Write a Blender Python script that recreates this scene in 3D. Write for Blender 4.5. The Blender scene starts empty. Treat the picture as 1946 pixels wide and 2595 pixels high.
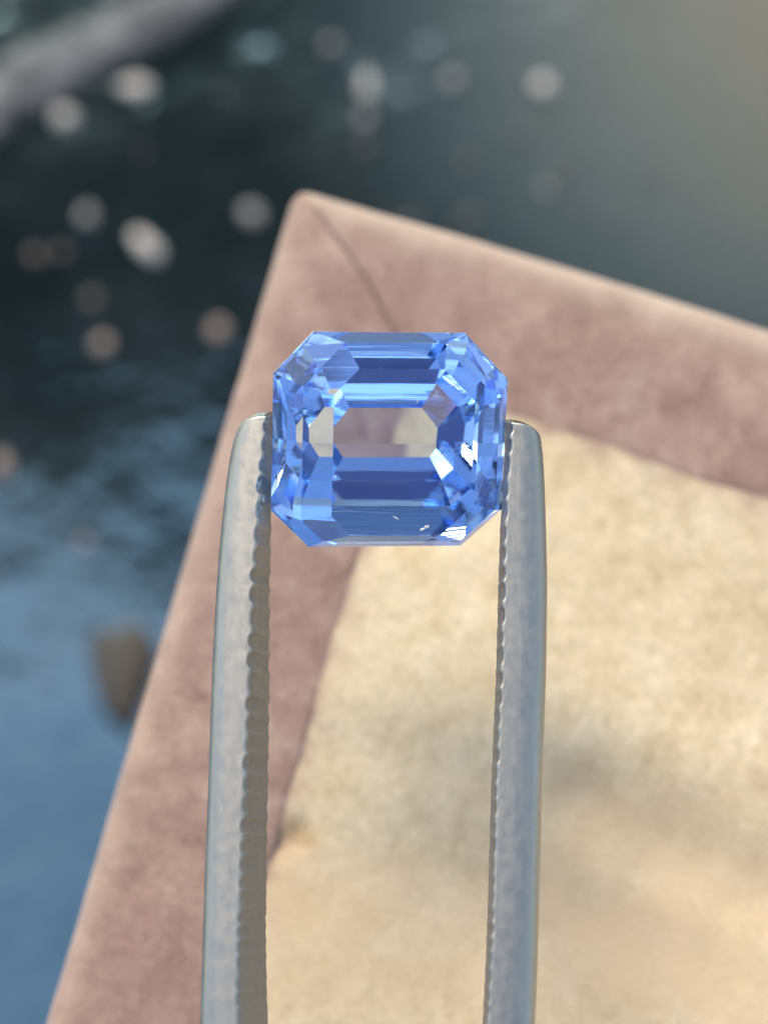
import bpy, bmesh, math, random
from mathutils import Vector, Matrix, noise
R = math.radians
S = bpy.context.scene
C = S.collection
MM = 0.001

# ------------------------------------------------------------------ camera
TILT = R(14)                                  # camera leans 14 degrees forward of straight down
F = Vector((0, math.sin(TILT), -math.cos(TILT)))
U = Vector((0, math.cos(TILT), math.sin(TILT)))
X = Vector((1, 0, 0))
P0 = Vector((0, 0, 0.066))                    # centre of the focal plane, 66 mm above the table top
D1 = 0.120
CAM = P0 - F * D1
PXM = 0.030 / 1946                            # metres per photograph pixel in the focal plane
cd = bpy.data.cameras.new('camera')
cam = bpy.data.objects.new('camera', cd)
C.objects.link(cam)
cam.matrix_world = Matrix((( X.x, U.x, -F.x, CAM.x), (X.y, U.y, -F.y, CAM.y), (X.z, U.z, -F.z, CAM.z), (0, 0, 0, 1)))
cd.sensor_fit = 'HORIZONTAL'; cd.sensor_width = 36; cd.lens = 144
cd.clip_start = 0.01; cd.clip_end = 100
cd.dof.use_dof = True; cd.dof.focus_distance = D1; cd.dof.aperture_fstop = 40
S.camera = cam

# ------------------------------------------------------------------ light
SUN_EL, SUN_AZ = R(47), R(-20)                # azimuth from +Y (image up) towards +X
sun_dir = Vector((math.sin(SUN_AZ) * math.cos(SUN_EL), math.cos(SUN_AZ) * math.cos(SUN_EL), math.sin(SUN_EL)))
w = bpy.data.worlds.new('World'); S.world = w; w.use_nodes = True
nt = w.node_tree
bg = nt.nodes['Background']
sky = nt.nodes.new('ShaderNodeTexSky'); sky.sky_type = 'NISHITA'; sky.sun_disc = False
sky.sun_elevation = SUN_EL; sky.sun_rotation = SUN_AZ
sky.air_density = 1.0; sky.dust_density = 2.0; sky.ozone_density = 1.0
nt.links.new(sky.outputs[0], bg.inputs[0]); bg.inputs[1].default_value = 0.15
sl = bpy.data.lights.new('sun', 'SUN'); sl.energy = 1.5; sl.angle = R(26); sl.color = (1, 0.92, 0.80)
so = bpy.data.objects.new('sun', sl); C.objects.link(so)
so.rotation_euler = (-sun_dir).to_track_quat('-Z', 'Y').to_euler()
S.view_settings.view_transform = 'Standard'; S.view_settings.look = 'None'
S.view_settings.exposure = 1.0; S.view_settings.gamma = 1
cy = S.cycles
cy.max_bounces = 24; cy.transmission_bounces = 24; cy.glossy_bounces = 12; cy.diffuse_bounces = 4
cy.transparent_max_bounces = 16; cy.sample_clamp_indirect = 6; cy.blur_glossy = 0.2
try: cy.use_denoising = True
except Exception: pass

# ------------------------------------------------------------------ helpers
def on_plane(px, py, z):
    """the place on the level z that the photograph pixel looks at"""
    d = F * D1 + X * ((px - 973) * PXM) + U * ((1297.5 - py) * PXM)
    t = (z - CAM.z) / d.z
    return CAM + d * t

def mesh_obj(name, verts, faces, mat, parent=None, smooth=True, mats=None):
    me = bpy.data.meshes.new(name); me.from_pydata([tuple(v) for v in verts], [], faces); me.update()
    o = bpy.data.objects.new(name, me); C.objects.link(o)
    me.materials.append(mat)
    if smooth: me.shade_smooth()
    if parent is not None: o.parent = parent
    return o

def empty(name, loc=(0, 0, 0)):
    o = bpy.data.objects.new(name, None); C.objects.link(o); o.location = loc; o.empty_display_size = 0.01
    return o

def tag(o, label=None, cat=None, group=None, kind=None):
    if label: o['label'] = label
    if cat: o['category'] = cat
    if group: o['group'] = group
    if kind: o['kind'] = kind
    return o

def new_mat(name):
    m = bpy.data.materials.new(name); m.use_nodes = True
    return m, m.node_tree, m.node_tree.nodes['Principled BSDF']

def node(nt, t, **kw):
    n = nt.nodes.new(t)
    for k, v in kw.items():
        if k in n.inputs.keys(): n.inputs[k].default_value = v
        else: setattr(n, k, v)
    return n

def ramp(nt, src, stops):
    n = nt.nodes.new('ShaderNodeValToRGB')
    e = n.color_ramp.elements
    while len(e) < len(stops): e.new(0.5)
    for k, (p, c) in enumerate(stops):
        e[k].position = p; e[k].color = (*c, 1)
    nt.links.new(src, n.inputs[0]); return n

def mapped(nt, scale=(1, 1, 1), rot=(0, 0, 0)):
    tc = nt.nodes.new('ShaderNodeTexCoord'); mp = nt.nodes.new('ShaderNodeMapping')
    mp.inputs['Scale'].default_value = scale; mp.inputs['Rotation'].default_value = rot
    nt.links.new(tc.outputs['Object'], mp.inputs[0]); return mp.outputs[0]

def mix(nt, fac, a, b, blend='MIX'):
    n = nt.nodes.new('ShaderNodeMix'); n.data_type = 'RGBA'; n.blend_type = blend
    if isinstance(fac, float): n.inputs[0].default_value = fac
    else: nt.links.new(fac, n.inputs[0])
    for k, s in ((6, a), (7, b)):
        if isinstance(s, tuple): n.inputs[k].default_value = (*s, 1)
        else: nt.links.new(s, n.inputs[k])
    return n.outputs[2]

# facets of the cut stone: outward normal and distance (mm) from its centre
# <gem>
PLANES = [(0.0000, 0.0000, 1.0000, 1.3712),
          (0.4057, 0.3992, 0.8222, 3.0805),
          (0.4894, -0.0065, 0.8720, 2.7969),
          (0.3583, -0.3769, 0.8542, 3.2022),
          (0.0203, -0.8423, 0.5386, 3.7528),
          (-0.3135, -0.3328, 0.8894, 2.9020),
          (-0.3956, -0.0035, 0.9184, 2.1819),
          (-0.3183, 0.2919, 0.9019, 2.5295),
          (-0.0072, 0.4654, 0.8851, 2.5757),
          (0.5033, 0.4952, 0.7082, 3.5480),
          (0.9164, -0.0121, 0.4001, 4.1570),
          (0.6420, -0.6753, 0.3631, 4.7154),
          (0.0222, -0.9224, 0.3857, 3.9305),
          (-0.5546, -0.5886, 0.5882, 4.2706),
          (-0.5891, -0.0052, 0.8080, 2.7589),
          (-0.4451, 0.4083, 0.7970, 3.1308),
          (-0.0143, 0.9248, 0.3803, 3.9109),
          (0.7128, 0.7014, 0.0000, 4.9650),
          (0.9999, -0.0132, 0.0000, 4.5097),
          (0.6890, -0.7248, 0.0000, 5.0374),
          (0.0241, -0.9997, 0.0000, 4.2351),
          (-0.6857, -0.7279, 0.0000, 5.2370),
          (-1.0000, -0.0088, 0.0000, 4.6008),
          (-0.7369, 0.6759, 0.0000, 5.1046),
          (-0.0155, 0.9999, 0.0000, 4.2039),
          (0.6630, 0.6524, -0.3672, 4.6402),
          (0.9587, -0.0127, -0.2841, 4.3409),
          (0.6495, -0.6832, -0.3337, 4.7686),
          (0.0227, -0.9421, -0.3345, 4.0112),
          (-0.6585, -0.6989, -0.2792, 5.0456),
          (-0.9728, -0.0086, -0.2314, 4.4898),
          (-0.6729, 0.6172, -0.4078, 4.6853),
          (-0.0144, 0.9283, -0.3714, 3.9255),
          (0.6102, 0.6005, -0.5168, 4.4947),
          (0.8255, -0.0109, -0.5642, 4.1380),
          (0.5498, -0.5783, -0.6027, 4.4375),
          (0.0179, -0.7416, -0.6706, 3.6673),
          (-0.5299, -0.5625, -0.6346, 4.5739),
          (-0.8136, -0.0072, -0.5814, 4.2405),
          (-0.6629, 0.6080, -0.4369, 4.6598),
          (-0.0129, 0.8320, -0.5546, 3.7957),
          (0.4806, 0.4729, -0.7385, 4.3330),
          (0.8059, -0.0106, -0.5920, 4.1380),
          (0.4740, -0.4986, -0.7257, 4.3189),
          (0.0163, -0.6763, -0.7364, 3.6432),
          (-0.4349, -0.4616, -0.7732, 4.3573),
          (-0.8001, -0.0070, -0.5998, 4.2373),
          (-0.4535, 0.4160, -0.7882, 4.3586),
          (-0.0109, 0.7039, -0.7102, 3.7878),
          (0.3885, 0.3823, -0.8384, 4.3003),
          (0.7542, -0.0100, -0.6566, 4.2114),
          (0.4219, -0.4438, -0.7906, 4.3220),
          (0.0155, -0.6436, -0.7652, 3.6796),
          (-0.4027, -0.4274, -0.8094, 4.3435),
          (-0.7349, -0.0065, -0.6781, 4.3123),
          (-0.4026, 0.3693, -0.8376, 4.3248),
          (-0.0088, 0.5694, -0.8220, 3.8818),
          (-0.0010, 0.0644, -0.9979, 4.0659),
          (0.0043, -0.1800, -0.9837, 4.1137)]
GX, GY, GROLL = R(9.23), R(5.60), R(-1.90)
PH = (-0.0100, 0.0640, -0.1400, -0.0120)
GEM_DENS, GEM_COL = 73.4, (0.0196, 0.4690, 0.9728, 1)
# </gem>

# ------------------------------------------------------------------ materials
def suede(name, lo, mid, hi, tint, seed, contrast=1.0, shading_stain=None):
    m, nt, b = new_mat(name)
    v = mapped(nt)
    n1 = node(nt, 'ShaderNodeTexNoise', noise_dimensions='4D', W=seed, Scale=480, Detail=6, Roughness=0.66)
    n2 = node(nt, 'ShaderNodeTexNoise', noise_dimensions='4D', W=seed + 3, Scale=2600, Detail=4, Roughness=0.7)
    n3 = node(nt, 'ShaderNodeTexNoise', noise_dimensions='4D', W=seed + 7, Scale=90, Detail=3, Roughness=0.55)
    n1.inputs['Distortion'].default_value = 0.6
    for n in (n1, n2, n3): nt.links.new(v, n.inputs['Vector'])
    vs_ = mapped(nt, (1500, 420, 600), (0, 0, 0.9)); n4 = node(nt, 'ShaderNodeTexNoise', noise_dimensions='4D', W=seed + 9, Scale=1, Detail=4, Roughness=0.7)
    n4.inputs['Distortion'].default_value = 1.2; nt.links.new(vs_, n4.inputs['Vector'])
    c = ramp(nt, n1.outputs[0], [(0.5 - 0.2 / contrast, lo), (0.5, mid), (0.5 + 0.18 / contrast, hi)]).outputs[0]
    c = mix(nt, ramp(nt, n3.outputs[0], [(0.45, (0, 0, 0)), (0.75, (0.55, 0.55, 0.55))]).outputs[0], c, tint)
    f = ramp(nt, n2.outputs[0], [(0.3, (0.80, 0.80, 0.79)), (0.7, (1.14, 1.14, 1.14))]).outputs[0]
    c = mix(nt, 1.0, c, f, 'MULTIPLY')
    c = mix(nt, 1.0, c, ramp(nt, n4.outputs[0], [(0.3, (0.90, 0.89, 0.87)), (0.7, (1.07, 1.07, 1.06))]).outputs[0], 'MULTIPLY')
    if shading_stain is not None:                       # painted fold shading or edge highlight, warm tint, stains and border fluff
        at = node(nt, 'ShaderNodeAttribute', attribute_name='shading_stain')
        sp = node(nt, 'ShaderNodeSeparateColor'); nt.links.new(at.outputs['Color'], sp.inputs[0])
        for k_, col_ in enumerate(shading_stain): c = mix(nt, sp.outputs[k_] if k_ < 3 else at.outputs['Alpha'], c, col_)
    nt.links.new(c, b.inputs['Base Color'])
    b.inputs['Roughness'].default_value = 0.95; b.inputs['Specular IOR Level'].default_value = 0.15
    b.inputs['Sheen Weight'].default_value = 0.25; b.inputs['Sheen Roughness'].default_value = 0.5
    bu = node(nt, 'ShaderNodeBump', Strength=0.35, Distance=0.0002)
    add = node(nt, 'ShaderNodeMath', operation='ADD')
    nt.links.new(n1.outputs[0], add.inputs[0]); nt.links.new(n2.outputs[0], add.inputs[1])
    nt.links.new(add.outputs[0], bu.inputs['Height']); nt.links.new(bu.outputs[0], b.inputs['Normal'])
    return m

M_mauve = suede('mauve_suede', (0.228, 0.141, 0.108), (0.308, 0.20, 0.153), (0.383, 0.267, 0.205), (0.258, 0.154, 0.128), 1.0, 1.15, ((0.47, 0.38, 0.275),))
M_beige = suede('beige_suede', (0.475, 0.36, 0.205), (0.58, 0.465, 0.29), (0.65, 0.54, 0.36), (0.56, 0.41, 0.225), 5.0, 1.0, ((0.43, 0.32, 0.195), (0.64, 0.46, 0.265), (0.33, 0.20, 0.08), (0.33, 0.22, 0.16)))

def make_metal(name, col, rough, streak):
    m, nt, b = new_mat(name)
    v = mapped(nt, (2600, 60, 2600)); n1 = node(nt, 'ShaderNodeTexNoise', Scale=1, Detail=4, Roughness=0.6); nt.links.new(v, n1.inputs[0])
    v2 = mapped(nt, (3000, 1800, 3000)); n2 = node(nt, 'ShaderNodeTexNoise', Scale=1, Detail=3, Roughness=0.6); nt.links.new(v2, n2.inputs[0])
    v3 = mapped(nt, (500, 160, 500)); n3 = node(nt, 'ShaderNodeTexNoise', Scale=1, Detail=4); nt.links.new(v3, n3.inputs[0])
    b.inputs['Metallic'].default_value = 1
    c = ramp(nt, n1.outputs[0], [(0.3, tuple(x * 0.95 for x in col)), (0.7, tuple(x * 1.04 for x in col))]).outputs[0]
    c = mix(nt, 1.0, c, ramp(nt, n3.outputs[0], [(0.3, (0.97, 0.97, 0.97)), (0.7, (1.02, 1.02, 1.02))]).outputs[0], 'MULTIPLY')
    nt.links.new(c, b.inputs['Base Color'])
    r = ramp(nt, n2.outputs[0], [(0.3, (rough - .06,) * 3), (0.7, (rough + .08,) * 3)])
    nt.links.new(r.outputs[0], b.inputs['Roughness'])
    a = node(nt, 'ShaderNodeMath', operation='MULTIPLY_ADD'); a.inputs[1].default_value = streak
    nt.links.new(n1.outputs[0], a.inputs[0]); nt.links.new(n2.outputs[0], a.inputs[2])
    bu = node(nt, 'ShaderNodeBump', Strength=0.25, Distance=0.00003)
    nt.links.new(a.outputs[0], bu.inputs['Height']); nt.links.new(bu.outputs[0], b.inputs['Normal'])
    return m
M_steel = make_metal('brushed_steel', (0.445, 0.415, 0.345), 0.46, 2.0)
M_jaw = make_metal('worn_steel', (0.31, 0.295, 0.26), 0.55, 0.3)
M_tip = make_metal('shaded_steel', (0.075, 0.07, 0.05), 0.4, 0.6)  # darker copy of the steel: dark reflection painted on the tip ends

# black polished table top
M_top, nt, b = new_mat('polished_black_stone')
v = mapped(nt)
n1 = node(nt, 'ShaderNodeTexNoise', Scale=45, Detail=5, Roughness=0.6); nt.links.new(v, n1.inputs[0])
n2 = node(nt, 'ShaderNodeTexNoise', Scale=420, Detail=3, Roughness=0.6); nt.links.new(v, n2.inputs[0])
c = ramp(nt, n1.outputs[0], [(0.3, (0.10, 0.19, 0.22)), (0.75, (0.235, 0.345, 0.37))]).outputs[0]
# brownish reflection painted into the far right of the stone, faint haze elsewhere
WARM_REFL = on_plane(1946, 0, 0)
tc = node(nt, 'ShaderNodeTexCoord'); dv = node(nt, 'ShaderNodeVectorMath', operation='DISTANCE'); nt.links.new(tc.outputs['Object'], dv.inputs[0]); dv.inputs[1].default_value = (WARM_REFL.x + 0.006, WARM_REFL.y + 0.004, 0)
dm = node(nt, 'ShaderNodeMath', operation='MULTIPLY_ADD'); nt.links.new(n1.outputs[0], dm.inputs[0]); dm.inputs[1].default_value = 0.016; nt.links.new(dv.outputs['Value'], dm.inputs[2])
dr = node(nt, 'ShaderNodeMapRange'); nt.links.new(dm.outputs[0], dr.inputs[0]); dr.inputs[1].default_value = 0.049; dr.inputs[2].default_value = 0.012; dr.inputs[3].default_value = 0.036; dr.inputs[4].default_value = 0.92; dr.interpolation_type = 'SMOOTHSTEP'
c = mix(nt, dr.outputs[0], c, (0.185, 0.168, 0.118))
nt.links.new(c, b.inputs['Base Color'])
mt = node(nt, 'ShaderNodeMath', operation='SUBTRACT'); mt.inputs[0].default_value = 1.0; nt.links.new(dr.outputs[0], mt.inputs[1])
nt.links.new(mt.outputs[0], b.inputs['Metallic'])
nt.links.new(ramp(nt, n1.outputs[0], [(0.3, (0.06,) * 3), (0.7, (0.13,) * 3)]).outputs[0], b.inputs['Roughness'])
bu = node(nt, 'ShaderNodeBump', Strength=0.4, Distance=0.0015); nt.links.new(n1.outputs[0], bu.inputs['Height'])
nt.links.new(bu.outputs[0], b.inputs['Normal'])

def plain(name, col, rough=0.8, var=0.25, scale=900):
    m, nt, b = new_mat(name); v = mapped(nt)
    n = node(nt, 'ShaderNodeTexNoise', Scale=scale, Detail=4); nt.links.new(v, n.inputs[0])
    c = ramp(nt, n.outputs[0], [(0.3, tuple(x * (1 - var) for x in col)), (0.7, tuple(min(1, x * (1 + var)) for x in col))])
    nt.links.new(c.outputs[0], b.inputs['Base Color']); b.inputs['Roughness'].default_value = rough
    bu = node(nt, 'ShaderNodeBump', Strength=0.5, Distance=0.0003); nt.links.new(n.outputs[0], bu.inputs['Height'])
    nt.links.new(bu.outputs[0], b.inputs['Normal'])
    return m

# sapphire: clear crystal of index 1.77 whose body takes away the red
M_gem, nt, b = new_mat('pale_blue_sapphire')
nt.nodes.remove(b)
g = node(nt, 'ShaderNodeBsdfGlass', IOR=1.77, Roughness=0.0); g.inputs['Color'].default_value = (1, 1, 1, 1)
v = mapped(nt, (120, 4200, 900)); n1 = node(nt, 'ShaderNodeTexNoise', Scale=1, Detail=3); sx_ = node(nt, 'ShaderNodeSeparateXYZ'); tc = node(nt, 'ShaderNodeTexCoord'); nt.links.new(tc.outputs['Object'], sx_.inputs[0])
lt = node(nt, 'ShaderNodeMath', operation='LESS_THAN'); nt.links.new(sx_.outputs[2], lt.inputs[0]); lt.inputs[1].default_value = -0.0001
ms = node(nt, 'ShaderNodeMath', operation='MULTIPLY'); nt.links.new(lt.outputs[0], ms.inputs[0]); ms.inputs[1].default_value = 0.10; nt.links.new(v, n1.inputs[0])
bu = node(nt, 'ShaderNodeBump', Strength=0.10, Distance=0.00002); nt.links.new(n1.outputs[0], bu.inputs['Height'])
nt.links.new(ms.outputs[0], bu.inputs['Strength']); nt.links.new(bu.outputs[0], g.inputs['Normal'])
out = nt.nodes['Material Output']; nt.links.new(g.outputs[0], out.inputs['Surface'])
ab = node(nt, 'ShaderNodeVolumeAbsorption', Density=GEM_DENS); ab.inputs['Color'].default_value = GEM_COL
nt.links.new(ab.outputs[0], out.inputs['Volume'])

# ------------------------------------------------------------------ table top
T = 1.6
o = mesh_obj('dark_tabletop', [(-T, -T, 0), (T, -T, 0), (T, T, 0), (-T, T, 0)], [(0, 1, 2, 3)], M_top, smooth=False)
tag(o, kind='structure', label='polished black stone top reflecting blue sky')

# ------------------------------------------------------------------ suede display box
ZT = 0.066 - 0.0146
tray = empty('display_box')
c0 = on_plane(748, 458, ZT)
ang = R(-18.8)
SHEAR = 0.060                                   # the hand made box is a little out of square
tray.matrix_world = Matrix.Translation((c0.x, c0.y, 0)) @ Matrix.Rotation(ang, 4, 'Z')
tag(tray, 'mauve suede display box with a beige suede pad, seen under the held gem', 'display box')
LX, LY, RW = 88 * MM, 120 * MM, 7.35 * MM        # box runs +x and -y from its far left corner
RC = 1.15 * MM
def round_corner(p):
    x, y = p.x, p.y
    for (cx, cy, sx, sy) in ((RC, -RC, -1, 1), (LX - RC, -RC, 1, 1), (RC, -LY + RC, -1, -1), (LX - RC, -LY + RC, 1, -1)):
        if (x - cx) * sx > 0 and (y - cy) * sy > 0:
            d = math.hypot(x - cx, y - cy)
            if d > RC:
                x, y = cx + (x - cx) * RC / d, cy + (y - cy) * RC / d
    return Vector((x, y, p.z))
prof = []                                       # (width inwards, drop)
for k in range(9):
    a = k / 8 * math.pi / 2
    prof.append((1.3 * (1 - math.cos(a)) ** 1.0 * 1.0, -1.1 * (1 - math.sin(a))))
prof += [(1.8, 0.02), (2.6, 0.06), (3.6, 0.08), (4.6, 0.07), (5.6, 0.04), (6.8, 0.0), (7.4, -0.02), (7.7, -0.045), (7.95, -0.13), (8.1, -0.6)]
prof = [(w_ if w_ < 1.4 else w_ * 0.93, d_) for w_, d_ in prof]
corners = [Vector((0, 0, 0)), Vector((LX, 0, 0)), Vector((LX, -LY, 0)), Vector((0, -LY, 0))]
for i in range(4):
    A, B = corners[i], corners[(i + 1) % 4]
    e = (B - A).normalized(); n = Vector((e.y, -e.x, 0)); L = (B - A).length
    N = 150; vs = []; fs = []
    for j, (wd, dz) in enumerate(prof):
        wd *= MM
        a0, a1 = wd + 0.02 * MM, L - wd - 0.02 * MM
        if i == 0 or i == 3:                    # the mitre seam runs a little to the right of the corner
            sh = 0.9 * MM * min(1, wd / (3 * MM))
            if i == 0: a0 += sh
            else:
                w0 = max(0, wd - sh); a1 += 0.9 * MM * min(1, w0 / (3 * MM))
        for k in range(N + 1):
            t = k / N
            t = t ** 1.6 if i == 0 else (1 - (1 - t) ** 1.6 if i == 3 else t)
            s = a0 + (a1 - a0) * t
            bulge = 0.42 * MM * math.sin(math.pi * min(1, s / (45 * MM))) * max(0, 1 - wd / RW) if i == 0 else 0
            p = A + e * s + n * (wd - bulge)
            q = p * 130
            wob = noise.noise(q) * 0.2 * MM + noise.noise(q * 4.1) * 0.10 * MM
            edge = 1 if j > len(prof) - 5 else 0.22
            p = p + n * wob * edge
            z = ZT + dz * MM + noise.noise(q * 1.7 + Vector((5, 1, 2))) * 0.10 * MM
            gap = min(s - a0, a1 - s) / MM
            if j > 1: z -= 0.07 * MM * math.exp(-(gap / 0.3) ** 2)
            if i == 3: z += 0.05 * MM
            p.z = z
            p = round_corner(p); p.x -= SHEAR * p.y
            vs.append(p)
    for j in range(len(prof) - 1):
        for k in range(N):
            q = j * (N + 1) + k
            fs.append((q, q + 1, q + N + 2, q + N + 1))
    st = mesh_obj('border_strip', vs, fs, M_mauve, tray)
    la = st.data.color_attributes.new('shading_stain', 'FLOAT_COLOR', 'POINT')     # highlight painted paler along the outer edge, strongest on the far strip
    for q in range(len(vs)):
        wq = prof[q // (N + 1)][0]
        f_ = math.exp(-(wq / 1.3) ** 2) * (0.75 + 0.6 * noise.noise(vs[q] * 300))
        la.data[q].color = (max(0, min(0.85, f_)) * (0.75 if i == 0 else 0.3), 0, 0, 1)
# body below the rim
vs = []; fs = []
ring = []
for (cx, cy, a0) in ((RC, -RC, 90), (LX - RC, -RC, 0), (LX - RC, -LY + RC, -90), (RC, -LY + RC, -180)):
    for k in range(7):
        a = R(a0 + 90 - k * 15)
        ring.append((cx + (RC - .1 * MM) * math.cos(a), cy + (RC - .1 * MM) * math.sin(a)))
zz = [ZT - 0.9 * MM, ZT - 3 * MM, 0.025, 0.002, 0.0]
for z in zz: vs += [(x - SHEAR * y, y, z) for x, y in ring]
nr = len(ring)
for j in range(len(zz) - 1):
    for k in range(nr): fs.append((j * nr + k, j * nr + (k + 1) % nr, (j + 1) * nr + (k + 1) % nr, (j + 1) * nr + k))
fs.append(tuple(range(nr)))
mesh_obj('box_body', vs, fs, M_mauve, tray, smooth=False)
# pad with soft creases
NX, NY = 150, 200
vs = []; fs = []
inv = tray.matrix_world.inverted()
def crease(p, a, b, wdt, dep):
    ab = b - a; t = max(0, min(1, (p - a).dot(ab) / ab.length_squared)); d = (p - (a + ab * t)).length
    return dep * math.exp(-(d / wdt) ** 2)
def pad_pt(px, py):
    q = inv @ on_plane(px, py, ZT); return Vector((q.x + SHEAR * q.y, q.y, 0))
CR = [(pad_pt(900, 1900), pad_pt(1500, 2020), 1.6 * MM, -0.28 * MM), (pad_pt(1500, 2020), pad_pt(2100, 2330), 1.8 * MM, -0.40 * MM),
      (pad_pt(1250, 2120), pad_pt(2100, 2450), 1.4 * MM, 0.22 * MM), (pad_pt(700, 2140), pad_pt(760, 2110), 0.5 * MM, -0.45 * MM),
      (pad_pt(1380, 1780), pad_pt(2000, 1980), 1.8 * MM, 0.16 * MM)]
for j in range(NY + 1):
    for i in range(NX + 1):
        u = (i / NX) ** 1.5; t = (j / NY) ** 1.5
        x = RW - 0.15 * MM + (LX - 2 * RW + 0.3 * MM) * u; y = -(RW - 0.15 * MM) - (LY - 2 * RW + 0.3 * MM) * t
        p = Vector((x, y, 0)); ed = min(x - RW, LX - RW - x, -RW - y, y + LY - RW) / MM
        z = -0.05 * MM - 0.02 * MM * math.exp(-max(0, ed + 0.15) / 0.35)
        ez = min(1, max(0, (ed + 0.15) / 2)) ** 1.5
        z += ez * noise.noise(p * 140) * 0.05 * MM + ez * noise.noise(p * 420) * 0.02 * MM + ez * noise.noise(p * 50) * 0.16 * MM
        for a, b2, wd, dp in CR: z += crease(p, a, b2, wd, dp)
        vs.append((x - SHEAR * y, y, ZT + z))
for j in range(NY):
    for i in range(NX):
        q = j * (NX + 1) + i; fs.append((q, q + NX + 1, q + NX + 2, q + 1))
pad = mesh_obj('pad', vs, fs, M_beige, tray)
FOLD_SHADE = [(pad_pt(900, 1880), pad_pt(1480, 1990), 1.5 * MM, 0.1), (pad_pt(1480, 1990), pad_pt(2150, 2320), 1.7 * MM, 0.6), (pad_pt(1330, 2090), pad_pt(1900, 2290), 1.0 * MM, 0.35)]  # fold shading painted as darker bands along the creases
WARM_TINT = [(pad_pt(700, 2330), pad_pt(2100, 2540), 4.2 * MM, 0.6), (pad_pt(1400, 2240), pad_pt(1750, 2400), 2.0 * MM, 0.5)]  # warmer tint over the lower part of the pad
NAPS = [(pad_pt(690, 2125), pad_pt(735, 2112), 0.75 * MM, 0.7), (pad_pt(1640, 1108), pad_pt(1660, 1112), 0.5 * MM, 0.0)]
la = pad.data.color_attributes.new('shading_stain', 'FLOAT_COLOR', 'POINT')
for k, v_ in enumerate(vs):
    p = Vector((v_[0] + SHEAR * v_[1], v_[1], 0)); q = p * 260
    w_ = Vector((noise.noise(q), noise.noise(q + Vector((9, 2, 0))), 0)) * 1.3 * MM
    val = [min(1, sum(crease(p + w_, *c_) for c_ in cs)) * max(0, 0.9 + 0.5 * noise.noise(q * 2.3 + Vector((k2, 0, 3)))) for k2, cs in enumerate((FOLD_SHADE, WARM_TINT, NAPS))]
    yv = v_[1]; xv = p.x; ed = min(xv - RW, -RW - yv) / MM + 0.15         # mauve fluff from the border along the edge
    al = math.exp(-max(0, ed) / 0.55) * (0.85 + 1.2 * noise.noise(q * 3.7))
    la.data[k].color = (*val, max(0, min(0.95, al)))

# ------------------------------------------------------------------ tweezers
tw = empty('tweezers')
lean = 0.15                                     # the arms rise a little towards the camera as they come down
Yt = (U - (-F) * lean).normalized(); Zt = X.cross(Yt).normalized()
tw.matrix_world = Matrix(((X.x, Yt.x, Zt.x, P0.x), (X.y, Yt.y, Zt.y, P0.y), (X.z, Yt.z, Zt.z, P0.z), (0, 0, 0, 1)))
tag(tw, 'brushed steel gem tweezers with serrated inner jaws gripping the blue stone', 'tweezers')
DS = 1.173 * PXM                                # metres per pixel of the reduced view the outlines were read in
def lx(x): return (x * 1.173 - 973) * PXM
def ly(y): return (1297.5 - y * 1.173) * PXM
Lt = [(870, 522, 579, 589), (905, 513, 578, 589), (960, 500, 575, 588), (1050, 489, 567, 586), (1200, 476, 557, 584), (1300, 471, 552, 583), (1400, 467, 549, 583),
      (1500, 464, 545, 583), (1700, 460, 538, 581), (1850, 456, 532, 579), (2000, 453, 528, 578), (2100, 452, 525, 580), (2300, 449, 524, 586), (3600, 440, 512, 580), (8000, 720, 775, 808)]
Rt = [(870, 1095, 1166), (905, 1095, 1167), (935, 1095, 1170), (1000, 1091, 1175), (1100, 1084, 1178), (1250, 1078, 1181), (1450, 1072, 1177),
      (1700, 1060, 1166), (1950, 1052, 1158), (2100, 1045, 1153), (2300, 1034, 1142), (3600, 1000, 1105), (8000, 816, 880)]
Rt = [(y, o_, i_ + 5, i_ - 1) for (y, i_, o_) in Rt]   # outer, front edge, far edge
def interp(tab, y):
    for a, b2 in zip(tab, tab[1:]):
        if y <= b2[0]:
            t = (y - a[0]) / (b2[0] - a[0]); t = max(0, t)
            return [a[k] + (b2[k] - a[k]) * t for k in range(1, 4)]
    return list(tab[-1][1:])
def smooth_interp(tab, y, r=45):
    acc = [0, 0, 0]; n = 0
    for k in range(-3, 4):
        v_ = interp(tab, y + k * r / 3); acc = [p + q for p, q in zip(acc, v_)]; n += 1
    return [p / n for p in acc]
rnd = random.Random(4)
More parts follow.
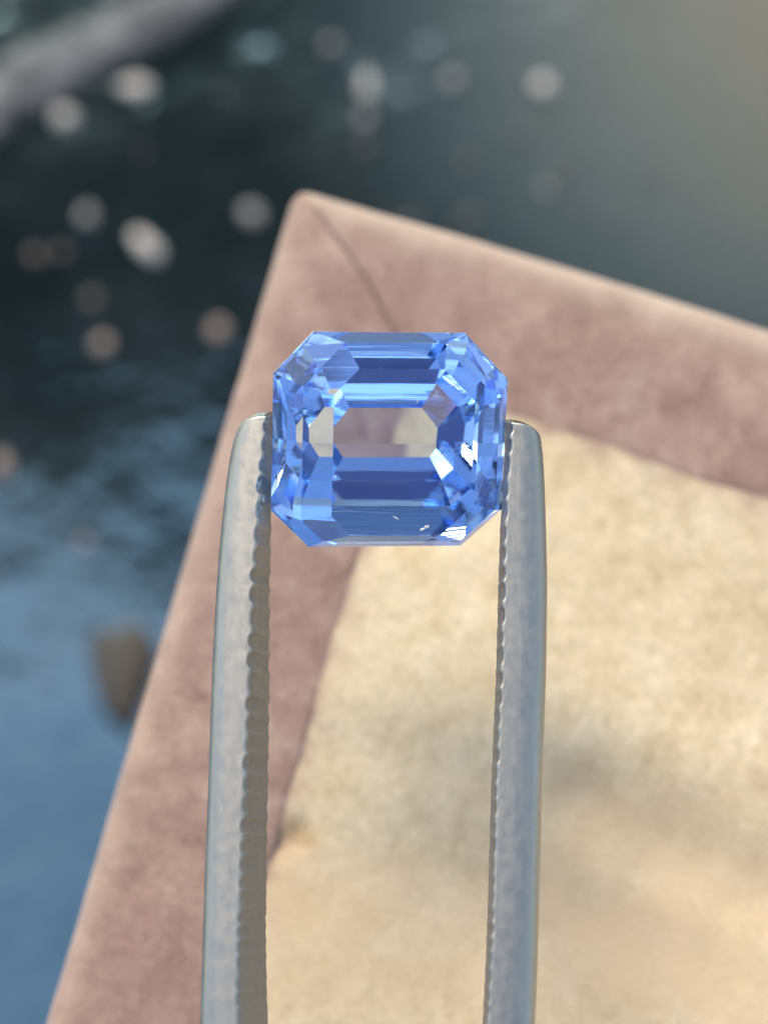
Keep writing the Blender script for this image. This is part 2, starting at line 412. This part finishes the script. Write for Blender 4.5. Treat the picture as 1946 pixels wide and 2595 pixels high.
def build_arm(tab, side, ytip, yend):
    """side -1: left arm, +1: right arm"""
    # teeth: positions along the jaw
    teeth = []; y = 915.0
    while y < yend:
        pr = max(0, (y - 900) / 1200)
        pitch = 51 - 17 * pr + rnd.uniform(-7, 7)
        amp = (0.25 - 0.13 * pr) * MM * rnd.uniform(0.5, 1.35) * (0.72 if side < 0 else 0.42)
        teeth.append((y, pitch * 0.36, amp)); y += pitch
    ys = []; y = ytip
    while y < 2260: ys.append(y); y += 3.2
    while y < 8000: ys.append(y); y += 60
    NB, NF = 26, 10
    zf, zb = 1.0 * MM, -0.95 * MM
    body = []; face = []
    tip_taper = 130
    for y in ys:
        o_, f_, i_ = smooth_interp(tab, y)
        P1 = Vector((lx(f_), ly(y), zf)); P2 = Vector((lx(i_), ly(y), zb))
        g = 0
        for (ty, tw_, am) in teeth:
            d = abs(y - ty)
            if d < tw_ * 1.05: g = max(g, am * math.sqrt(max(0, 1 - (d / (tw_ * 1.05)) ** 2)))
        g += 0.012 * MM * noise.noise(Vector((y * 0.09, side * 7, 0)))
        out = Vector((-1, 0, 0)) if side < 0 else Vector((1, 0, 0))
        yr = (y - ytip) / tip_taper
        fall = math.exp(-max(0, y - ytip) / 45)
        bow = 0.0
        if y > 2300: bow = ((y - 2300) * DS) ** 2 * 1.6
        W = abs((P1.x + P2.x) / 2 - lx(o_))
        def post(p, zfr, of):
            dy = (0.50 * (1 if side < 0 else 0.9) * zfr + (0.42 if side < 0 else 0.55) * of ** 2) * MM * fall
            return Vector((p.x, p.y - dy, p.z + bow))
        rb = []
        for k in range(NB + 1):
            ph = math.pi * (k / NB if k else 0) if k != 1 else math.pi * 0.10 / NB
            s_, c_ = max(0.0, math.sin(ph)), math.cos(ph)
            t = 0.5 - 0.5 * (abs(c_) ** 0.85) * (1 if c_ > 0 else -1)
            p = P1.lerp(P2, t) + out * (W * s_ ** 0.8)
            if k == 0: p = p + out * g
            elif k == 1: p = p + out * g * 0.9
            elif k == 2: p = p + out * g * 0.04
            if k == 0: p.z -= 0.10 * MM
            rb.append(post(p, 1 - t, s_))
            if k == 1:                          # tight shoulder behind the toothed edge
                p2 = P1.lerp(P2, 0.012) + out * (0.13 * MM) + out * g * 0.55; p2.z += 0.02 * MM
                rb.append(post(p2, 0.99, 0.1))
        rf = []
        for k in range(NF + 1):
            t = k / NF
            p = P1.lerp(P2, t)
            if k == 0: p = rb[0].copy(); rf.append(p); continue
            fade = max(0.0, 1 - t * 1.15) ** (0.5 if side < 0 else 0.6)
            rough = 0.02 * MM * noise.noise(Vector((y * 0.12, t * 6, side * 3)))
            if k == NF: p = p + out * (g * 0.30 + 0.02 * MM * noise.noise(Vector((y * 0.2, 3, side * 5)))); rf.append(post(p, 0, 0)); rb[-1] = rf[-1].copy(); continue
            rough = 0.035 * MM * noise.noise(Vector((y * 0.16, t * 9, side * 3))) + 0.02 * MM * noise.noise(Vector((y * 0.5, t * 20, side)))
            p = p + out * (g * fade * 0.9 + rough)
            rf.append(post(p, 1 - t, 0))
        body.append(rb); face.append(rf)
    # rounded tip: inset rings then a fan
    def ringlist(rb, rf): return rb + list(reversed(rf[1:-1]))
    rings = [ringlist(body[0], face[0])]
    cen = sum(rings[0], Vector()) / len(rings[0])
    cap = []
    for sc, up in ((0.965, 0.05), (0.90, 0.09), (0.6, 0.13), (0.3, 0.14)):
        cap.append([cen + (p - cen) * sc + Vector((0, up * MM, 0)) for p in rings[0]])
    nb = NB + 2
    vs = [p for r in body for p in r]; fs = []
    for j in range(len(body) - 1):
        for k in range(NB + 1):
            q = j * nb + k
            fs.append((q, q + 1, q + nb + 1, q + nb))
    base = len(vs)
    vs += [p for p in rings[0]]; n = len(rings[0])
    for cr in cap: vs += cr
    for k in range(n): fs.append((base + k, base + n + k, base + n + (k + 1) % n, base + (k + 1) % n))
    cv = [p for cr in cap for p in cr] + [cen + Vector((0, 0.14 * MM, 0))]; cf = []
    for j in range(len(cap) - 1):
        for k in range(n): cf.append((j * n + k, j * n + n + k, j * n + n + (k + 1) % n, j * n + (k + 1) % n))
    q = (len(cap) - 1) * n
    for k in range(n): cf.append((q + k, len(cv) - 1, q + (k + 1) % n))
    arm = mesh_obj('arm', vs, fs, M_steel, tw)
    bm = bmesh.new(); bm.from_mesh(arm.data); bmesh.ops.remove_doubles(bm, verts=bm.verts, dist=1e-7)
    bmesh.ops.recalc_face_normals(bm, faces=bm.faces); bm.to_mesh(arm.data); bm.free(); arm.data.shade_smooth()
    nf = NF + 1
    vs = [p for r in face for p in r]; fs = []
    for j in range(len(face) - 1):
        for k in range(NF):
            q = j * nf + k
            fs.append((q, q + nf, q + nf + 1, q + 1))
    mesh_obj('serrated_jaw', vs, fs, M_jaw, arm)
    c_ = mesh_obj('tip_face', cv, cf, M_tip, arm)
    bm = bmesh.new(); bm.from_mesh(c_.data); bmesh.ops.recalc_face_normals(bm, faces=bm.faces); bm.to_mesh(c_.data); bm.free(); c_.data.shade_smooth()
    return arm
build_arm(Lt, -1, 880, 2160)
build_arm(Rt, 1, 897, 2185)
# joined heel far below the picture
hp = []
bowz = ((8000 - 2300) * DS) ** 2 * 1.6
hx0, hx1, hy0, hy1 = lx(722), lx(878), ly(7800), ly(8700)
bm = bmesh.new(); bmesh.ops.create_cube(bm, size=1)
for v_ in bm.verts:
    v_.co = Vector(((hx0 + hx1) / 2 + v_.co.x * (hx1 - hx0), (hy0 + hy1) / 2 + v_.co.y * (hy1 - hy0), bowz + v_.co.z * 1.9 * MM + (0.0 if v_.co.y > 0 else 0.004)))
bmesh.ops.bevel(bm, geom=bm.edges[:], offset=0.0004, segments=3, affect='EDGES')
me = bpy.data.meshes.new('heel'); bm.to_mesh(me); bm.free(); me.materials.append(M_steel)
heel = bpy.data.objects.new('heel', me); C.objects.link(heel); heel.parent = tw

# ------------------------------------------------------------------ sapphire, emerald cut
def build_gem():
    """the solid inside all the facet planes, one polygon for each facet"""
    pl = [(Vector(p[:3]).normalized(), p[3]) for p in PLANES]
    n = len(pl); on = [set() for _ in pl]; pts = []
    for i in range(n):
        for j in range(i + 1, n):
            c12 = pl[i][0].cross(pl[j][0])
            if c12.length < 1e-4: continue
            for k in range(j + 1, n):
                det = c12.dot(pl[k][0])
                if abs(det) < 1e-5: continue
                p = (pl[j][0].cross(pl[k][0]) * pl[i][1] + pl[k][0].cross(pl[i][0]) * pl[j][1] + c12 * pl[k][1]) / det
                if p.length > 12 or any(q.dot(p) > d + 1e-4 for q, d in pl): continue
                for m_, e in enumerate(pts):
                    if (e - p).length < 2e-3: break
                else:
                    pts.append(p); m_ = len(pts) - 1
                on[i].add(m_); on[j].add(m_); on[k].add(m_)
    fs = []
    for (nn, d), ids in zip(pl, on):
        ids = list(ids)
        if len(ids) < 3: continue
        c = sum((pts[q] for q in ids), Vector()) / len(ids)
        u = nn.orthogonal().normalized(); v_ = nn.cross(u)
        ids.sort(key=lambda q: math.atan2((pts[q] - c).dot(v_), (pts[q] - c).dot(u)))
        fs.append(tuple(ids))
    return mesh_obj('sapphire', [p * MM for p in pts], fs, M_gem, smooth=False)
gem = build_gem()
gc = P0 + X * ((988 - 973) * PXM) + U * ((1297.5 - 1113) * PXM)
base = Matrix(((X.x, U.x, -F.x), (X.y, U.y, -F.y), (X.z, U.z, -F.z))).to_4x4()
gem.matrix_world = Matrix.Translation(gc) @ base @ Matrix.Rotation(GROLL, 4, 'Z') @ Matrix.Rotation(GX, 4, 'X') @ Matrix.Rotation(GY, 4, 'Y')
def on_gem(px, py):
    """where the line of sight first meets a facet; place and outward normal"""
    d = (F * D1 + X * ((px - 973) * PXM) + U * ((1297.5 - py) * PXM)).normalized()
    mi = gem.matrix_world.inverted(); o_ = mi @ CAM; dl = (mi.to_3x3() @ d).normalized()
    best = -1; bn = None
    for p in PLANES:
        n_ = Vector(p[:3]).normalized(); dn = n_.dot(dl)
        if dn < -1e-6:
            t = (p[3] * MM - n_.dot(o_)) / dn
            if t > best: best, bn = t, n_
    return gem.matrix_world @ (o_ + dl * best), (gem.matrix_world.to_3x3() @ bn).normalized()
M_fleck = plain('pale_dust', (0.75, 0.70, 0.60), 0.8, 0.15, 3000)
def fleck(px, py, parts, label):
    p, n_ = on_gem(px, py)
    q = n_.to_track_quat('Z', 'Y').to_matrix().to_4x4()
    bm = bmesh.new()
    for (dx, dy, sx, sy, ro) in parts:
        r_ = bmesh.ops.create_icosphere(bm, subdivisions=2, radius=1)
        for v_ in r_['verts']:
            k_ = 1 + 0.3 * noise.noise(v_.co * 2 + Vector((dx * 40, dy * 30, 0)))
            x, y = v_.co.x * sx * k_, v_.co.y * sy * k_
            v_.co = Vector((dx + x * math.cos(ro) - y * math.sin(ro), dy + x * math.sin(ro) + y * math.cos(ro), v_.co.z * min(sx, sy) * 0.7 + min(sx, sy) * 0.5)) * MM
    me = bpy.data.meshes.new('dust_fleck'); bm.to_mesh(me); bm.free(); me.materials.append(M_fleck)
    o = bpy.data.objects.new('dust_fleck', me); C.objects.link(o); o.matrix_world = Matrix.Translation(p) @ q
    tag(o, label, 'dust fleck')
fleck(1076, 1338, [(-0.12, -0.03, 0.075, 0.05, 0.4), (0.0, 0.0, 0.10, 0.035, 0.6), (0.06, 0.05, 0.05, 0.045, 0), (0.13, 0.02, 0.06, 0.04, 0.9)], 'largest pale dust fleck near the bottom edge of the blue stone')
fleck(1003, 1312, [(0, 0, 0.13, 0.018, -0.75)], 'thin slanted pale dust fibre low on the blue stone, left of the largest fleck')
fleck(850, 1208, [(0, 0, 0.035, 0.03, 0)], 'tiny round dust fleck left of the middle of the blue stone')
fleck(1058, 1019, [(0, 0, 0.045, 0.015, 0.7), (0.03, 0.04, 0.02, 0.018, 0)], 'tiny dust fleck over the upper edge of the clear window in the stone')
tag(gem, 'pale blue emerald cut sapphire held upright between the tweezer tips', 'gemstone')

# ------------------------------------------------------------------ things on the table top
M_gr = [plain('pale_stone', (0.50, 0.46, 0.40), 0.6, 0.2), plain('grey_stone', (0.27, 0.25, 0.225), 0.7, 0.2), plain('dull_stone', (0.115, 0.105, 0.095), 0.8, 0.2),
        plain('brownish_stone', (0.30, 0.23, 0.19), 0.7, 0.2), plain('dull_brown_stone', (0.14, 0.10, 0.08), 0.8, 0.2)]
GM = [1, 0, 2, 0, 0, 4, 1, 4, 4, 0, 1, 4, 3, 3, 3, 3, 1, 0, 2, 2, 2, 2, 2, 2, 4, 1, 2, 1, 2, 2]
M_chip = plain('brown_stone', (0.060, 0.054, 0.044), 0.8, 0.3, 500)
M_strip = plain('grey_cord', (0.125, 0.130, 0.125), 0.8, 0.6, 700)
def pebble(name, px, py, sx, sy, rot, mat, seed, flat=0.6):
    """sx, sy: diameters in mm"""
    c = on_plane(px, py, 0.0)
    bm = bmesh.new(); bmesh.ops.create_icosphere(bm, subdivisions=3, radius=1)
    for v_ in bm.verts:
        n_ = noise.noise(v_.co * 1.3 + Vector((seed * 3.1, 0, seed))) * 0.35 + noise.noise(v_.co * 3.5 + Vector((seed, 5, 0))) * 0.12
        v_.co *= 1 + n_
        v_.co = Vector((v_.co.x * sx / 2, v_.co.y * sy / 2, (v_.co.z + 0.85) * min(sx, sy) / 2 * flat)) * MM
        v_.co.z = max(v_.co.z, 0)
    me = bpy.data.meshes.new(name); bm.to_mesh(me); bm.free(); me.materials.append(mat); me.shade_smooth()
    o = bpy.data.objects.new(name, me); C.objects.link(o)
    o.location = c; o.rotation_euler.z = rot
    return o
G = 'pale stone grains scattered on the dark tabletop'
# px, py, sx, sy, rot, brown?, label
GR = [(838, 115, 0.95, 0.95, 0, 0, 'round dim grain at the top centre, highest of all grains right of the grey cord'),
 (931, 215, 1.0, 1.9, 0.1, 0, 'tall bright grain at the top centre, right of the highest dim one'),
 (925, 372, 1.1, 0.9, 0.2, 0, 'faint smudged grain just under the tall bright grain at top centre'),
 (344, 223, 2.6, 1.5, 0.05, 0, 'wide bright grain just under the grey cord, broadest near it'),
 (166, 301, 1.7, 1.6, 0, 0, 'bright round grain under the grey cord, left of the broad bright one'),
 (564, 235, 0.55, 0.5, 0, 1, 'very faint dark grain between the broad bright grain and the top centre'),
 (223, 549, 1.25, 1.3, 0, 1, 'medium grain above and left of the long slanted pale one'),
 (90, 648, 1.0, 1.1, 0.4, 1, 'dim brownish grain, left one of a touching pair near the left edge'),
 (157, 640, 0.85, 0.9, 0, 1, 'dim grain, right one of a touching pair near the left edge'),
 (374, 627, 1.5, 3.1, 0.72, 0, 'long slanted pale grain, the longest on the dark stone'),
 (639, 546, 1.45, 1.7, 0.5, 0, 'soft grey grain just left of the box corner'),
 (235, 760, 1.05, 1.1, 0, 1, 'brownish grain directly above a brighter round one, left of the gem'),
 (262, 874, 1.4, 1.35, 0, 0, 'brighter round grain under the brownish one, left of the gem'),
 (555, 838, 1.3, 1.5, 0, 1, 'tan grain close to the left edge of the box beside the gem'),
 (5, 1183, 1.5, 1.8, 0, 1, 'brown grain cut off by the left edge of the picture'),
 (214, 1377, 0.9, 0.8, 0, 1, 'faint tan grain lying where the stone reflects blue sky'),
 (1148, 205, 1.15, 1.15, 0, 0, 'soft round grain right of the tall bright grain at top centre'),
 (1377, 220, 1.5, 1.5, 0, 0, 'bright round grain furthest right above the box'),
 (1314, 344, 1.0, 1.0, 0, 0, 'dim grain under and left of the bright rightmost round grain'),
 (1187, 410, 0.8, 0.8, 0, 0, 'faint grain under the soft round one, near the middle of the far side'),
 (1422, 446, 1.2, 0.9, -0.7, 0, 'faint slanted grain above the far edge of the box'),
 (1476, 524, 0.8, 0.9, 0, 0, 'faint grain lowest of those above the far edge of the box at right'),
 (1187, 550, 1.6, 0.8, 0.3, 0, 'dim wide grain almost touching the far edge of the box'),
 (1651, 452, 0.9, 0.8, 0, 0, 'very faint grain in the painted brownish reflection on the far right'),
 (362, 386, 0.5, 0.5, 0, 1, 'very faint grain under the broad bright one by the grey cord'),
 (1385, 480, 0.9, 0.8, 0, 0, 'faint grain overlapping the left side of the slanted one above the box'),
 (1450, 400, 0.8, 0.7, 0, 0, 'faint grain just over the slanted one above the far edge of the box'),
 (925, 300, 1.0, 1.2, 0, 0, 'soft grain in the smeared column directly under the tall bright one'),
 (1040, 560, 1.1, 0.7, 0.3, 0, 'dim grain touching the far edge of the box near its corner'),
 (1560, 560, 0.9, 0.8, 0, 0, 'very faint grain in the shadow above the right part of the box edge'),
]
for k, (px, py, sx, sy, ro, br, lab) in enumerate(GR):
    o = pebble('stone_grain', px, py, sx * 0.8, sy * 0.8, ro, M_gr[GM[k]], k + 1)
    tag(o, lab, 'grain', G)
# flat brown stone chip
pts = [on_plane(x, y, 0) for x, y in ((234, 1636), (300, 1612), (358, 1596), (393, 1661), (368, 1745), (323, 1845), (268, 1795), (246, 1720))]
cc = sum(pts, Vector()) / len(pts)
vs = []; fs = []
for (sc, z) in ((1.02, 0), (1.0, 1.2), (0.86, 1.9), (0.5, 2.2)):
    for k, p in enumerate(pts):
        q = (p - cc) * sc * 1.12
        vs.append((q.x, q.y, z * MM + 0.15 * MM * noise.noise(q * 900)))
n = len(pts)
for j in range(3):
    for k in range(n): fs.append((j * n + k, j * n + (k + 1) % n, (j + 1) * n + (k + 1) % n, (j + 1) * n + k))
fs.append(tuple(range(3 * n, 4 * n)))
o = mesh_obj('stone_chip', vs, fs, M_chip, smooth=False); o.location = cc
bm = bmesh.new(); bm.from_mesh(o.data); bmesh.ops.recalc_face_normals(bm, faces=bm.faces); bm.to_mesh(o.data); bm.free()
tag(o, 'brown angular stone chip lying on the blue reflecting stone left of the box', 'stone chip')
# grey cord across the far left corner
cl = [(-260, 400), (-60, 290), (60, 215), (180, 150), (300, 90), (420, 35), (520, -20), (640, -95), (900, -260)]
wd = [1.9, 1.9, 2.0, 1.9, 1.75, 1.6, 1.4, 1.3, 1.2]
P = [on_plane(x, y, 0) for x, y in cl]
vs = []; fs = []; M_ = 14
steps = 160
for i in range(steps + 1):
    f = i / steps * (len(P) - 1); k = min(int(f), len(P) - 2); t = f - k
    c_ = P[k].lerp(P[k + 1], t); r_ = (wd[k] + (wd[k + 1] - wd[k]) * t) * MM
    d_ = (P[k + 1] - P[k]).normalized(); nn = Vector((-d_.y, d_.x, 0))
    for m_ in range(M_):
        a = math.pi * m_ / (M_ - 1)
        rr = r_ * (1 + 0.13 * abs(math.sin(2.2 * a + i * 0.42)) + 0.30 * noise.noise(Vector((i * 0.13, math.cos(a), 0))) + 0.28 * noise.noise(Vector((i * 0.5, math.cos(a) * 2, 3))))
        p = c_ + nn * (rr * math.cos(a)) + Vector((0, 0, rr * 0.55 * math.sin(a)))
        vs.append(p - cc)
for i in range(steps):
    for m_ in range(M_ - 1):
        q = i * M_ + m_; fs.append((q, q + M_, q + M_ + 1, q + 1))
o = mesh_obj('grey_cord', vs, fs, M_strip); o.location = cc
tag(o, 'thick grey cord lying blurred across the far left corner of the dark stone', 'cord')

# ------------------------------------------------------------------ unseen canopy added overhead to darken reflections in the stone and the gem
M_aw = plain('added_dark_canopy', (0.075, 0.085, 0.080), 0.9, 0.3, 3)
vs = []; fs = []
AX, AY = 40, 14
for j in range(AY + 1):
    for i in range(AX + 1):
        x = -2.2 + 4.4 * i / AX; y = 0.50 + 0.78 * j / AY
        y -= (0.09 + 0.03 * math.sin(x * 9)) * (x + 0.3) * (1 - j / AY) * -1.0 if x < -0.3 else 0
        z = 2.0 + 0.35 * j / AY + 0.03 * math.sin(x * 7)
        vs.append((x, y, z))
nA = AX + 1
for j in range(AY):
    for i in range(AX):
        q = j * nA + i; fs.append((q, q + 1, q + nA + 1, q + nA))
top0 = len(vs)
vs += [(v_[0], v_[1], v_[2] + 0.02) for v_ in vs]
for j in range(AY):
    for i in range(AX):
        q = top0 + j * nA + i; fs.append((q, q + nA, q + nA + 1, q + 1))
o = mesh_obj('added_canopy', vs, fs, M_aw)
tag(o, 'unseen dark canopy added overhead to darken reflections in the stone', 'added canopy')

# ------------------------------------------------------------------ unseen handset added beside the camera, placed and tinted to darken the facets
M_ph = plain('blue_blocker', (0.23, 0.22, 0.46), 0.3, 0.1, 40)
bm = bmesh.new(); bmesh.ops.create_cube(bm, size=1)
for v_ in bm.verts:
    v_.co = Vector(((PH[0] + PH[1]) / 2 + v_.co.x * (PH[1] - PH[0]), (PH[2] + PH[3]) / 2 + v_.co.y * (PH[3] - PH[2]), 0.007 + v_.co.z * 0.008))
vert_e = [e_ for e_ in bm.edges if abs(e_.verts[0].co.z - e_.verts[1].co.z) > 0.001]
bmesh.ops.bevel(bm, geom=vert_e, offset=0.010, segments=8, affect='EDGES')
me = bpy.data.meshes.new('phone_blocker'); bm.to_mesh(me); bm.free(); me.materials.append(M_ph)
phone_blocker = bpy.data.objects.new('phone_blocker', me); C.objects.link(phone_blocker)
phone_blocker.matrix_world = Matrix(((X.x, U.x, -F.x, CAM.x), (X.y, U.y, -F.y, CAM.y), (X.z, U.z, -F.z, CAM.z), (0, 0, 0, 1)))
tag(phone_blocker, 'blue handset added over the gem, unseen, to darken its facets', 'phone_blocker')
